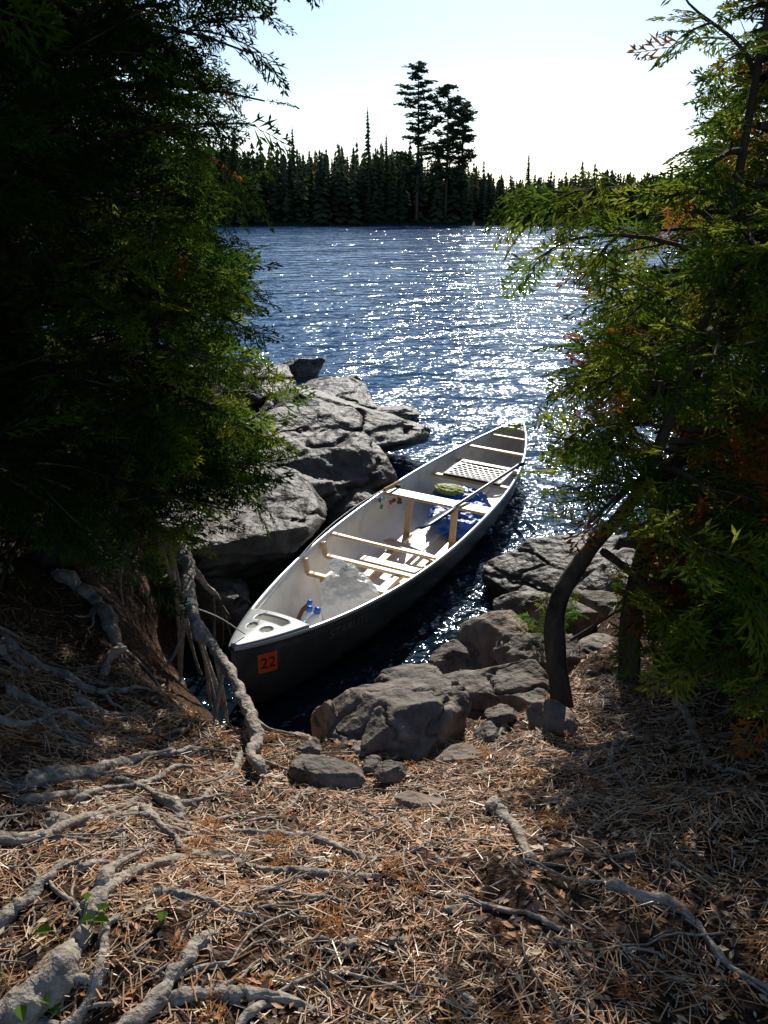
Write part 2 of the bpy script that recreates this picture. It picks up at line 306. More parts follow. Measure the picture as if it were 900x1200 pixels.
# ---------------------------------------------------------------- litter
def scatter(n,x0,x1,y0,y1):
    x=RNG.uniform(x0,x1,n);y=RNG.uniform(y0,y1,n);k=sdist(x,y)>.12;return x[k],y[k]
NM=[mat('needle_tan',(.57,.36,.20),.5,spec=.5),mat('needle_orange',(.53,.24,.09),.5,spec=.4),mat('needle_brown',(.14,.073,.038),.7,spec=.2),mat('needle_straw',(.70,.54,.36),.42,spec=.5)]
def needles():
    xa,ya=scatter(64000,-1.8,1.6,.85,3.4);xb,yb=scatter(14000,-3,2.6,2.8,5.2)
    x=np.concatenate([xa,xb]);y=np.concatenate([ya,yb])
    keep=RNG.random(len(x))<.06+.98*ss(.34,.68,vn(x*3,y*3,0*x,4)*.5+vn(x*11,y*11,0*x,5)*.5);x,y=x[keep],y[keep];n=len(x)
    an=RNG.uniform(0,2*math.pi,n);L=RNG.uniform(.02,.075,n);w=RNG.uniform(.0007,.0015,n)
    dx,dy=np.cos(an)*L/2,np.sin(an)*L/2
    z1=G(x-dx,y-dy)+RNG.uniform(.002,.014,n);z2=G(x+dx,y+dy)+RNG.uniform(.002,.014,n)+np.where(RNG.random(n)<.06,.02,0)
    px,py=-np.sin(an)*w,np.cos(an)*w;t=RNG.uniform(-.6,.6,n)*w
    Q=np.stack([np.stack([x-dx-px,y-dy-py,z1-t],-1),np.stack([x+dx-px,y+dy-py,z2-t],-1),np.stack([x+dx+px,y+dy+py,z2+t],-1),np.stack([x-dx+px,y-dy+py,z1+t],-1)],1)
    quads_obj('pine_needles',Q,NM,RNG.choice(4,n,p=[.34,.28,.28,.10]))
needles()
def flakes():
    x,y=scatter(14000,-1.8,1.6,.85,3.6);n=len(x);an=RNG.uniform(0,6.28,n);L=RNG.uniform(.004,.016,n);w=L*RNG.uniform(.25,.6,n)
    z=G(x,y)+RNG.uniform(.004,.014,n);ti=RNG.uniform(-.5,.5,n)*L
    c,s=np.cos(an),np.sin(an)
    Q=np.stack([np.stack([x-c*L,y-s*L,z-ti],-1),np.stack([x-s*w,y+c*w,z+.002],-1),np.stack([x+c*L,y+s*L,z+ti],-1),np.stack([x+s*w,y-c*w,z],-1)],1)
    quads_obj('leaf_litter',Q,[mat('dead_leaf',(.46,.19,.06),.6),mat('bark_flake',(.12,.075,.05),.8),mat('leaf_pale',(.50,.38,.24),.6)],RNG.choice(3,n,p=[.36,.46,.18]))
flakes()
T=Tubes()
for k in range(480):
    x=RNG.uniform(-1.7,1.5);y=RNG.uniform(.95,3.3)
    if sdist(np.array([x]),np.array([y]))[0]<.15: continue
    a=RNG.uniform(0,6.28);L=RNG.uniform(.05,.30);t=np.linspace(-.5,.5,7)
    P=np.stack([x+np.cos(a)*L*t+.015*np.sin(t*6+k),y+np.sin(a)*L*t+.01*np.cos(t*7+k),0*t],-1);P[:,2]=G(P[:,0],P[:,1])+RNG.uniform(.004,.016)
    T.add(P,RNG.uniform(.0010,.0034),5)
T.obj('fallen_twigs',[M_root])

# ---------------------------------------------------------------- cedar foliage
def make_spray(seed):
    r=random.Random(seed);Q=[]
    def leaf(p,a,l,w):
        c,s=math.cos(a),math.sin(a);zz=lambda x,y:-1.1*(x*x+y*y)
        pts=[(p[0],p[1]),(p[0]+c*l*.5-s*w,p[1]+s*l*.5+c*w),(p[0]+c*l,p[1]+s*l),(p[0]+c*l*.5+s*w,p[1]+s*l*.5-c*w)]
        dz=r.uniform(-.008,.008)
        Q.append([(x,y,zz(x,y)+dz*(k%2)+r.uniform(-.003,.003)) for k,(x,y) in enumerate(pts)])
    L=.17;N=6
    for i in range(N):
        t=(i+.4)/N;leaf((L*i/N,0),r.uniform(-.1,.1),L/N*1.3,.0035)
        for sg in(-1,1):
            a=sg*r.uniform(.65,1.05);l=(.085*(1-t)**.6+.022)*r.uniform(.7,1.2);p=(L*t+sg*.006,0)
            leaf(p,a,l,.0045)
            leaf((p[0]+math.cos(a)*l*.38,math.sin(a)*l*.38),a-sg*r.uniform(.55,.85),l*.48,.005)
            leaf((p[0]+math.cos(a)*l*.5,math.sin(a)*l*.5),a+sg*r.uniform(.5,.8),l*.42,.005)
    leaf((L,0),0,.03,.006)
    return np.array(Q)
SPR=np.stack([make_spray(k) for k in range(5)])
KQ=SPR.shape[1]
def nrm(a):return a/(np.linalg.norm(a,axis=-1,keepdims=True)+1e-9)
def build_foliage(name,S,mats,parent,seed,pm=(.62,.33,.05),tiltn=.55):
    S=np.array(S);r=np.random.default_rng(seed);O,D,Sc=S[:,0:3],nrm(S[:,3:6]),S[:,6];n=len(O)
    up=nrm(np.array([0,0,1.])+r.normal(size=(n,3))*tiltn);B=nrm(np.cross(up,D));U=np.cross(D,B)
    v=SPR[r.integers(0,5,n)]
    W=O[:,None,None,:]+Sc[:,None,None,None]*(v[...,0:1]*D[:,None,None,:]+v[...,1:2]*B[:,None,None,:]+v[...,2:3]*U[:,None,None,:])
    q=vn(O[:,0]*2.2,O[:,1]*2.2,O[:,2]*2.2,33);pick=r.random(n)
    m=np.where(pick<pm[0],0,1);m=np.where((r.random(n)<pm[2]*9*(q>.62))|(r.random(n)<pm[2]*.25),2,m)
    return quads_obj(name,W.reshape(-1,3),mats,np.repeat(m,KQ),parent)
def cedar(name,trunk,r0,t0,t1,Lf,nb,seed,mats,keep=None,extra=(),dens=1.,azf=None,bare=0,size=1.,pm=(.62,.33,.05),tw=5):
    e=empty(name);r=random.Random(seed);TP=spline(trunk,40);T=Tubes();n=len(TP);tt=np.linspace(0,1,n)
    T.add(TP,r0*(1-.85*tt)*(1+.5*np.exp(-tt*25)),12,.3,seed);S=[]
    def tr(t):
        f=t*(n-1);i=min(int(f),n-2);return TP[i]*(1-(f-i))+TP[i+1]*(f-i)
    def path(p,az,L,rise,droop,m=9):
        u=np.linspace(0,1,m);k=r.uniform(-.35,.35)
        A=az+k*u;return np.stack([p[0]+np.cumsum(np.cos(A))*L/m,p[1]+np.cumsum(np.sin(A))*L/m,p[2]+(rise*u-droop*u*u)*L],-1)
    def sprays(P,L,s0,step):
        m=max(1,int(L*(1-s0)/step));
        for q in range(m+1):
            u=s0+(1-s0)*q/max(1,m);f=u*(len(P)-1);i=min(int(f),len(P)-2);p=P[i]*(1-(f-i))+P[i+1]*(f-i);d=P[i+1]-P[i];d/=np.linalg.norm(d)+1e-9
            sd=(1 if q%2 else -1)*(r.uniform(.3,1.1) if q<m else r.uniform(-.2,.2));c,s=math.cos(sd),math.sin(sd)
            dd=np.array([d[0]*c-d[1]*s,d[0]*s+d[1]*c,d[2]+r.uniform(-.45,.40)])
            if keep is None or keep(p+dd*.12): S.append([*p,*dd,size*r.uniform(.6,1.3)])
    def branch(P,L,rb,leafy=True):
        if keep is not None and not keep(P[-1]):
            m=[k for k in range(len(P)) if keep(P[k])]
            if len(m)<4:return
            P=P[:m[-1]+1];L=L*len(P)/9
        T.add(P,rb*(1-.8*np.linspace(0,1,len(P))),5)
        if not leafy:
            for q in range(6):
                i=r.randrange(2,len(P)-1);az=r.uniform(0,6.28);T.add(path(P[i],az,L*r.uniform(.2,.6),r.uniform(-.4,.6),.1,5),[.004,.003,.003,.002,.001],4)
            return
        sprays(P,L,.35,.085/dens)
        for q in range(int(tw*max(.5,L))+2):
            u=r.uniform(.25,.95);i=int(u*(len(P)-1));d=P[min(i+1,len(P)-1)]-P[max(0,i-1)];az=math.atan2(d[1],d[0])+r.choice([-1,1])*r.uniform(.5,1.1)
            l=L*r.uniform(.3,.5)*(1.2-u*.6);pp=path(P[i],az,l,r.uniform(-.3,.45),r.uniform(-.1,.3),6)
            if keep is None or keep(pp[-1]):
                T.add(pp,[.005,.004,.004,.003,.003,.002],4);sprays(pp,l,.15,.07/dens)
    for k in range(nb):
        t=t0+(t1-t0)*((k+r.random())/nb);p=tr(t);az=azf(r) if azf else r.uniform(0,6.283)
        L=Lf(t)*r.uniform(.55,1.2);branch(path(p,az,L,r.uniform(-.1,.5),r.uniform(.05,.45)),L,.012+.008*L)
    for (a,b,sg,rb) in extra:
        a=np.array(a,float);b=np.array(b,float);L=np.linalg.norm(b-a);u=np.linspace(0,1,9)[:,None];P=a*(1-u)+b*u;P[:,2]+=(sg*4*u*(1-u))[:,0];P[:,0]+=.03*np.sin(u[:,0]*7)
        kk=keep;keep=None;branch(P,L,rb);keep=kk
    for k in range(bare):
        t=r.uniform(.03,max(.1,t0+.05));L=r.uniform(.3,.9);branch(path(tr(t),r.uniform(0,6.28),L,r.uniform(-.3,.5),r.uniform(0,.5)),L,.007,False)
    T.obj('trunk_and_branches',[M_bark],e);build_foliage('foliage',S,mats,e,seed,pm);return e
def dup(src,loc,rot,sc,name):
    e=empty(name);e.location=loc;e.rotation_euler=(0,0,rot);e.scale=(sc,sc,sc)
    for c in src.children:
        o=bpy.data.objects.new(c.name,c.data);link(o,e)
    return e
def wob(p,s=0):return .16*float(fbm(np.array([p[1]*2.+s]),np.array([p[2]*2.6]),np.array([0.]),17,2)[0])*1.8
keepL=lambda p:((p[0]<-.150*p[1]+.02+wob(p)) or (p[2]>4.1 and p[0]<.1)) and p[2]>1.12-.1*max(0,p[1]-4.4)
def keepR(p):
    k=.235 if p[2]<2.3 else .235+.11*min(1,(p[2]-2.3)/.45)
    if p[2]<1.42:k=.345
    return p[0]>k*p[1]+wob(p,5)*.8 and p[2]>1.05 and not(p[2]>4.3 and p[0]<.3*p[1])
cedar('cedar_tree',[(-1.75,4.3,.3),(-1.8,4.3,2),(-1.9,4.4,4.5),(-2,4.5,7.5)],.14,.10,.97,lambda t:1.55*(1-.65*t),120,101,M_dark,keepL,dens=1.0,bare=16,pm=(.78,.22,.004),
  extra=[((-1.75,4.2,1.9),(-.72,3.9,1.55),.08,.015),((-1.8,4.3,2.2),(-.66,4.2,1.95),.1,.015),((-1.75,4.2,2.6),(-.60,4.0,2.85),.08,.018),((-1.8,4.3,3.1),(-.55,3.9,3.10),.15,.018),((-1.8,4.3,2.9),(-.54,4.1,2.95),.10,.018),((-1.8,4.3,3.5),(-.22,3.75,3.38),.15,.016),((-1.8,4.3,3.4),(-.5,4.0,3.45),.15,.016)])
cedar('lit_fringe_cedar',[(-1.25,4.25,.7),(-1.2,4.2,1.2),(-1.10,4.15,1.9),(-1.05,4.1,2.6)],.03,.2,.99,lambda t:.66*(1-.42*t),66,111,M_leaf,lambda p:p[0]<-.142*p[1]+.05+wob(p) and p[2]>.98,dens=1.0,pm=(.70,.30,.002))  # added fringe cedar; brighter leaf colour stands in for sunlight on the left edge
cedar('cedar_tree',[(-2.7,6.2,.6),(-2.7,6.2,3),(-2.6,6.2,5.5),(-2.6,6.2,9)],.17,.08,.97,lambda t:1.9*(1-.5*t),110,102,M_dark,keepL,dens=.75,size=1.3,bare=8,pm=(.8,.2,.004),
  extra=[((-2.7,6.2,4.2),(-.25,6.3,4.4),.15,.025),((-2.7,6.2,4.6),(.0,6.9,5.1),.15,.025),((-2.7,6.2,5.0),(-.4,6.0,5.0),.15,.025),((-2.7,6.2,5.6),(-.1,7.2,5.8),.15,.025),((-2.7,6.2,4.4),(-.5,5.4,4.2),.15,.025),((-2.7,6.2,4.8),(-.6,5.0,4.5),.15,.025)])  # long high limbs out of view, added to dapple the left ground with shade
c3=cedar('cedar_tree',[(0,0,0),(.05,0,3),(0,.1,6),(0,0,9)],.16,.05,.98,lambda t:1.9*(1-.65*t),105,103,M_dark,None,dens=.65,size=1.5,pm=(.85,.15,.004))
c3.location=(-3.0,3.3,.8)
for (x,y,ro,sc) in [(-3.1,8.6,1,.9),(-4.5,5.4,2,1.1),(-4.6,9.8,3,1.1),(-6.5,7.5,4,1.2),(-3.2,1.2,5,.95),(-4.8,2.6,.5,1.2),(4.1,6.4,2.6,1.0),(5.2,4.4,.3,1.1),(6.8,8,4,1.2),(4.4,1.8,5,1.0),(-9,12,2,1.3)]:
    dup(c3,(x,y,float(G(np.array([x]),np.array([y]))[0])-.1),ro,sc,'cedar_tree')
cedar('cedar_tree',[(.72,2.86,.5),(.69,2.95,.75),(.68,3.05,1.0),(.82,3.15,1.22),(1.02,3.2,1.5),(1.22,3.25,2.2),(1.3,3.3,3.0),(1.4,3.4,4.2)],.048,.40,.98,lambda t:.95*(1-.5*t),75,201,M_leaf,keepR,bare=16,pm=(.55,.39,.06),
  extra=[((1.2,3.25,2.45),(.56,3.35,2.50),.10,.012),((1.2,3.25,2.3),(.55,3.3,2.33),.10,.012),((1.1,3.25,1.9),(.72,3.4,1.80),.05,.010),((1.1,3.2,1.7),(.72,3.4,1.60),.05,.010),((1.3,3.3,2.9),(.98,3.3,3.2),.05,.010)])
cedar('cedar_tree',[(1.02,3.05,.5),(1.0,3.1,.9),(1.08,3.2,1.3),(1.5,3.7,2.2),(1.75,4.0,3.5),(1.8,4.2,6)],.05,.24,.98,lambda t:1.1*(1-.5*t),80,202,M_leaf,keepR,bare=18,pm=(.55,.39,.06))
cedar('cedar_tree',[(2.1,4.5,.4),(2.1,4.5,2),(2.2,4.6,4),(2.3,4.8,7)],.12,.14,.98,lambda t:1.3*(1-.6*t),80,203,M_leaf,keepR,bare=14,dens=.8,size=1.3)
cedar('cedar_tree',[(1.75,2.9,.7),(1.8,2.9,2),(1.9,2.9,4),(1.9,3,6.5)],.09,.12,.98,lambda t:1.1*(1-.5*t),70,204,M_leaf,lambda p:p[0]>.36*p[1] and p[2]>1.1,bare=16)
# dead orange fronds lying on the ground
S=[]
rf=random.Random(5)
while len(S)<90:
    x,y=rf.uniform(-1.2,1.2),rf.uniform(1.0,2.9)
    if sdist(np.array([x]),np.array([y]))[0]<.2:continue
    a=rf.uniform(0,6.28);S.append([x,y,float(G(np.array([x]),np.array([y]))[0])+.020,math.cos(a),math.sin(a),0.02,rf.uniform(.3,.6)])
M_fr=leafmat('dead_frond',(.34,.14,.05),(.55,.27,.11),.3,6)
build_foliage('fallen_fronds',S,[M_fr,M_fr,M_fr],None,9,(.6,.4,0),.15)

def shrub(name,loc,rad,n,seed,mats):
    r=random.Random(seed);e=empty(name);S=[];T=Tubes()
    for k in range(n):
        a=r.uniform(0,6.28);L=rad*r.uniform(.5,1);h=r.uniform(.3,1)*rad;u=np.linspace(0,1,5)
        P=np.stack([loc[0]+math.cos(a)*L*u,loc[1]+math.sin(a)*L*u,loc[2]+h*u*(1.5-.6*u)],-1);T.add(P,.003,4)
        for q in(2,3,4):
            S.append([*P[q],math.cos(a+r.uniform(-.8,.8)),math.sin(a+r.uniform(-.8,.8)),r.uniform(-.3,.5),r.uniform(.35,.7)])
    T.obj('stems',[M_bark],e);build_foliage('leaves',S,mats,e,seed,(.5,.5,0));return e
M_fresh=[leafmat('fresh_green',(.10,.20,.03),(.18,.30,.05)),M_leaf[1],M_leaf[2]]
shrub('cedar_seedling',(.82,3.75,.55),.16,10,1,M_fresh)
shrub('cedar_seedling',(.95,3.0,.55),.12,6,2,M_fresh)
shrub('cedar_seedling',(1.35,3.7,.6),.3,14,3,M_leaf)
def seedling(loc,seed,n=6):
    r=random.Random(seed);V=[];F=[];T=Tubes();e=empty('leafy_seedling')
    for k in range(n):
        a=r.uniform(0,6.28);d=r.uniform(.02,.07);h=r.uniform(.05,.12);c=np.array([loc[0]+math.cos(a)*d,loc[1]+math.sin(a)*d,loc[2]+h])
        T.add([loc,(np.array(loc)+c)/2+[0,0,.015],c],.0012,4);l=r.uniform(.028,.042);w=l*.42;ca,sa=math.cos(a),math.sin(a)
        for sg in(-1,1):
            pts=[(0,0),(.3,.85*sg),(.65,.7*sg),(1,0)]
            b=len(V)
            for u,v in pts:V.append((c[0]+ca*l*u-sa*w*v,c[1]+sa*l*u+ca*w*v,c[2]+abs(v)*.008-u*u*.008))
            F.append((b,b+1,b+2,b+3))
    T.obj('stems',[M_fresh[0]],e);mesh_np('leaves',V,F,[M_fresh[0]],None,False,e)
seedling((-.66,1.40,.97),1,7);seedling((-.72,1.26,.98),2,5);seedling((-.47,1.38,.96),3,3)

# ---------------------------------------------------------------- far shore forest
def conifers(xs_,ys_,zs_,H,Rr,seed,layers=13,per=8):
    r=np.random.default_rng(seed);n=len(xs_);k=layers*per
    lay=np.tile(np.repeat(np.arange(layers),per),(n,1));f=(lay+r.uniform(-.3,.3,(n,k)))/layers
    z=H[:,None]*(.03+.95*f);L=Rr[:,None]*(1-f)**.75*r.uniform(.5,1.25,(n,k))+.10;a=r.uniform(0,6.28,(n,k))
    c,s=np.cos(a),np.sin(a);w=L*.38+.08;bx=xs_[:,None];by=ys_[:,None];bz=zs_[:,None]+z;th=H[:,None]/layers
    Q=np.stack([np.stack([bx+0*c,by+0*c,bz+th*.55],-1),np.stack([bx+c*L*.6-s*w,by+s*L*.6+c*w,bz-th*.15],-1),np.stack([bx+c*L,by+s*L,bz-L*.28],-1),np.stack([bx+c*L*.6+s*w,by+s*L*.6-c*w,bz-th*.15],-1)],2)
    return Q.reshape(-1,3)
M_far=[leafmat('spruce_far_hazy',(.042,.062,.038),(.09,.115,.06),.4,.12),leafmat('birch_far',(.14,.13,.03),(.24,.19,.04),.5,.1)]  # spruce colour lifted and greyed, distance haze painted in
def ztop(x):return np.interp(x,[-150,-40,-24,5,12,28,45,80,150],[15.5,15.5,15,14.4,12.5,9.2,10.8,12,13])
n=2800;fx=RNG.uniform(-150,160,n);fx+=2.5*np.sin(fx*1.7);row=RNG.random(n)**1.2;fy=157+5*np.sin(fx/31)+3*np.sin(fx/11+1)+row*45;fz=G(fx,fy)
cl=vn(fx/5,fy/9,0*fx,44)
fH=np.clip((ztop(fx)-fz)*(.58+.26*cl+.26*RNG.random(n)**1.7),3.0,15);em=RNG.random(n)<.04;fH=fH*np.where(em,1.2,1);fR=np.clip(fH*RNG.uniform(.12,.22,n)*np.where(em,.6,1),.6,2.4)
Q=conifers(fx,fy,fz-.3,fH,fR,5);mi=np.repeat(((RNG.random(n)<.05)|((fx>38)&(RNG.random(n)<.25)&(row<.2))).astype(int),13*8)
quads_obj('distant_forest',Q,M_far,mi)
def tall(name,x,y,H,seed,pine=True):
    e=empty(name);r=np.random.default_rng(seed);z0=float(G(np.array([x]),np.array([y]))[0]);T=Tubes()
    T.add([(x,y,z0-.3),(x+.2,y,z0+H*.5),(x,y,z0+H)],[.30,.22,.04],8);Qs=[]
    nb=56 if pine else 0
    for k in range(nb):
        f=.20+.79*(k+.5)/nb;L=(H*.17*(1.12-f)**.5*r.uniform(.35,1.2)*min(1,.4+(f-.2)*3)+.25);a=r.uniform(0,6.28);zb=z0+H*f;d=np.array([math.cos(a),math.sin(a),r.uniform(.0,.28)])
        b=np.array([x,y,zb]);T.add([b,b+d*L*.5,b+d*L+[0,0,.2]],[.09,.06,.02],4)
        m=int(60*L/3)+14;u=r.uniform(.3,1.05,m);c=b+d*L*u[:,None]+r.normal(size=(m,3))*[.42,.42,.15]
        v=r.normal(size=(m,4,3))*[.28,.28,.11];v[:,2]=-v[:,0];v[:,3]=-v[:,1];Qs.append((c[:,None,:]+v).reshape(-1,3))
    if not pine: Qs.append(conifers(np.array([x]),np.array([y]),np.array([z0]),np.array([H]),np.array([H*.085]),seed,30,9))
    T.obj('trunk',[M_bark],e);quads_obj('foliage',np.concatenate(Qs),[M_far[0]],None,e)
tall('pine_tree',5.8,161,25.5,1);tall('pine_tree',11.0,162,22,2);tall('pine_tree',13.8,164,19,4);tall('spruce_tree',-2.8,160,18.0,3,False);tall('spruce_tree',25.8,164,11.0,6,False);tall('spruce_tree',-16,162,15.0,7,False);tall('spruce_tree',.4,163,14,9,False)

# ---------------------------------------------------------------- canoe
canoe=empty('canoe');CL=5.36
canoe.matrix_world=Matrix.Translation((.30,6.2,-.06))@Matrix.Rotation(math.radians(66),4,'Z')@Matrix.Rotation(math.radians(4),4,'X')@Matrix.Rotation(math.radians(.0),4,'Y')
MW=np.array(canoe.matrix_world)
def prof(s):
    a=np.abs(s);return .445*np.maximum(0,1-a**2.3)**.86, .385+.13*a**3.2, .03*a**2+.08*a**14
def HP(s,a,off=0):
    s=np.asarray(s,float);a=np.asarray(a,float)+0*s;b,zs_,zk=prof(s);ph=a*math.pi/2
    y=(b+off)*np.sign(a)*np.abs(np.sin(ph))**.74;iv=np.abs(np.cos(ph))**.74;z=zk+(zs_-zk)*(1-iv)
    return np.stack([s*CL/2-np.sign(s)*.20*iv**2*np.abs(s)**12,y,z],-1)
SS=np.sin(np.linspace(-math.pi/2,math.pi/2,97));AA=np.linspace(-1,1,41)
V=HP(SS[:,None]+0*AA[None,:],AA[None,:]+0*SS[:,None]).reshape(-1,3)
i=np.arange(96)[:,None]*41;j=np.arange(40)[None,:];F=np.stack([i+j,i+41+j,i+41+j+1,i+j+1],-1).reshape(-1,4)
M_hull=mat('hull_dark_green_grey',(.04,.05,.05),.35,bump=(3,.15,.01),noise=([(.028,.035,.038),(.046,.055,.058),(.085,.093,.094)],6,8),spec=.45)
M_in=mat('hull_interior_cream',(.80,.77,.72),.45,noise=([(.62,.57,.50),(.82,.79,.73),(.88,.86,.82)],5,9),bump=(30,.15,.004))
hull=mesh_np('hull',V,F,[M_hull,M_in],None,True,canoe)
sm=hull.modifiers.new('s','SOLIDIFY');sm.thickness=.011;sm.offset=-1;sm.material_offset=1;sm.material_offset_rim=0
bmh=bmesh.new();bmh.from_mesh(hull.data);bmesh.ops.remove_doubles(bmh,verts=bmh.verts,dist=.0004)
bmesh.ops.recalc_face_normals(bmh,faces=bmh.faces);fc=min(bmh.faces,key=lambda f:abs(f.calc_center_median().x)+abs(f.calc_center_median().y))
if fc.normal.z>0: bmesh.ops.reverse_faces(bmh,faces=bmh.faces)
bmh.to_mesh(hull.data);bmh.free()
M_alu=mat('gunwale_aluminium',(.62,.63,.64),.35,metal=.5,bump=(60,.15,.002))
M_wood=mat('ash_wood',noise=([(.45,.27,.13),(.62,.42,.23),(.72,.52,.31)],9,6,(1,8,8)),rough=.4)
M_grey=mat('deck_plastic',(.36,.37,.37),.45,noise=([(.30,.31,.31),(.45,.46,.46)],12,4))
M_blk=mat('black_plastic',(.02,.02,.022),.45)
T=Tubes()
sg=np.linspace(-.996,.996,120)
for a in(-1,1):
    P=HP(sg,a+0*sg);P[:,2]+=.004;T.add(P,.0125,8)
T.obj('gunwale',[M_alu],canoe)
def child(name,V,F,m,smooth=False,par=None,bev=0):
    me=bpy.data.meshes.new(name);me.from_pydata([tuple(v) for v in V],[],[tuple(f) for f in F]);me.materials.append(m)
    o=link(bpy.data.objects.new(name,me),par or canoe)
    for p in me.polygons:p.use_smooth=smooth
    if bev:
        b=o.modifiers.new('b','BEVEL');b.width=bev;b.segments=2
    return o
def beam(name,p,q,w,h,m,bev=.004,curve=0):
    p=Vector(p);q=Vector(q);d=(q-p).normalized();up=Vector((0,0,1)) if abs(d.z)<.9 else Vector((1,0,0));s=d.cross(up).normalized();u=s.cross(d)
    V=[];N=9 if curve else 2
    for k in range(N):
        t=k/(N-1);c=p.lerp(q,t)+u*(-curve*4*t*(1-t))
        ww=w*(1-.35*4*t*(1-t)*(1 if curve else 0))
        for a,b in((-1,-1),(1,-1),(1,1),(-1,1)):V.append(c+s*a*ww/2+u*b*h/2)
    F=[(0,3,2,1),(4*N-4,4*N-3,4*N-2,4*N-1)]
    for k in range(N-1):
        for e in range(4):F.append((4*k+e,4*k+(e+1)%4,4*k+4+(e+1)%4,4*k+4+e))
    return child(name,V,F,m,False,None,bev)
def bz(x):b,z,k=prof(np.array(x*2/CL));return float(b),float(z),float(k)
def deck(name,x0,x1,m):
    N=28;V=[];F=[];W=24
    for k in range(N+1):
        x=x0+(x1-x0)*k/N;b,z,_=bz(x);b=max(0,b-.004)
        for q in range(W+1):
            v=-1+2*q/W;V.append((x,b*v,z+.012+.018*(1-v*v)*min(1,b/.1)))
    for k in range(N):
        for q in range(W):
            cx=(k+.5)/N;v=-1+2*(q+.5)/W
            if (abs(cx-.80)/.09)**4+(abs(v)/.62)**4<1: continue
            if ((cx-.52)/.09)**2+((abs(v)-.38)/.24)**2<1: continue
            a=k*(W+1)+q;F.append((a,a+1,a+W+2,a+W+1))
    o=child(name,V,F,m,True);s=o.modifiers.new('s','SOLIDIFY');s.thickness=.012
deck('bow_deck',-2.66,-2.20,M_grey);deck('stern_deck',2.66,2.36,M_grey)
def thwart(name,x,w,h,m,dz=-.02,curve=0):
    b,z,_=bz(x);beam(name,(x,-b+.01,z+dz),(x,b-.01,z+dz),w,h,m,.006,curve)
thwart('thwart_thin',-.78,.05,.018,M_wood,-.015,.004)
thwart('center_yoke',.27,.15,.022,M_wood,-.012)
thwart('stern_thwart',1.82,.055,.02,M_wood)
thwart('stern_handle',2.22,.04,.02,M_wood)
for x in(-1.30,-.98):
    b,z,k=bz(x);beam('seat_rail',(x,-b+.05,z-.10),(x,b-.05,z-.10),.045,.022,M_wood)
    for s in(-1,1):beam('seat_hanger',(x,s*(b-.05),z-.10),(x,s*(b-.03),z),.03,.03,M_wood)
for s in(-1,1):beam('seat_side',(-1.32,s*.2,.275),(-.96,s*.2,.275),.04,.022,M_wood)
for (p,q,w,h) in [((.22,-.16,.36),(.20,-.17,.05),.05,.03),((.22,.22,.36),(.20,.22,.05),.05,.03),((-.72,-.17,.07),(.22,-.17,.07),.06,.025),((-.72,.16,.07),(.2,.2,.07),.06,.025),((-.5,-.3,.10),(-.5,.3,.10),.09,.02),((-.3,-.28,.12),(-.12,.26,.12),.08,.018)]:
    beam('footrest_frame',p,q,w,h,M_wood)
for x in(1.10,1.56):
    b,z,k=bz(x);beam('seat_rail',(x,-b+.03,z-.09),(x,b-.03,z-.09),.05,.025,M_wood)
M_web=mat('seat_webbing_pale',(.55,.54,.50),.6)
V=[];F=[];NX,NY=37,41
for a in range(NX+1):
    for b2 in range(NY+1):
        u=-1+2*a/NX;v=-1+2*b2/NY;V.append((1.33+.25*u,.27*v,.325-.02*(1-u*u)*(1-v*v)+.012*abs(u)**6))
for a in range(NX):
    for b2 in range(NY):
        if 2<a<NX-3 and 2<b2<NY-3 and (a%4 in(0,1)) and ((b2+(2 if (a//4)%2 else 0))%4 in(0,1)):continue
        k=a*(NY+1)+b2;F.append((k,k+NY+1,k+NY+2,k+1))
o=child('seat_mesh',V,F,M_blk,True);sm=o.modifiers.new('s','SOLIDIFY');sm.thickness=.006
beam('seat_base',(1.12,0,.288),(1.54,0,.288),.5,.006,M_web,.001)
beam('inner_keelson',(-2.1,0,.055),(2.1,0,.055),.035,.012,M_in,.003)
def paddle():
    e=bpy.data.objects.new('paddle',None);link(e,canoe);T=Tubes();p=np.array([.12,-.17,.398]);q=np.array([1.28,-.37,.475]);T.add([p,(p+q)/2,q],.0150,10)
    T.obj('paddle_shaft',[mat('paddle_shaft',(.16,.145,.13),.35)],e)
    d=(q-p)/np.linalg.norm(q-p);s=np.cross(d,[0,0,1]);s/=np.linalg.norm(s);s=s*.9+np.cross(s,d)*.43;V=[];F=[];N=14
    nn=np.cross(s,d);
    for k in range(N+1):
        t=k/N;w=.095*math.sin(min(1,t*2.2+.12)*math.pi/2)*(1 if t<.85 else math.sqrt(max(.02,1-((t-.85)/.15)**2)));c=p-d*.50*t+d*.04
        for v,h in((-1,0),(0,.008),(1,0),(0,-.008)):V.append(c+s*w*v+nn*h)
    for k in range(N):
        for e2 in range(4):F.append((4*k+e2,4*k+(e2+1)%4,4*k+4+(e2+1)%4,4*k+4+e2))
    F.append((4*N,4*N+1,4*N+2,4*N+3));child('paddle_blade',V,F,mat('paddle_blade_navy',(.02,.035,.09),.35),True,e)
    T=Tubes();T.add([q-s*.055,q,q+s*.055],[.014,.019,.014],8);T.obj('paddle_grip',[M_blk],e)
paddle()
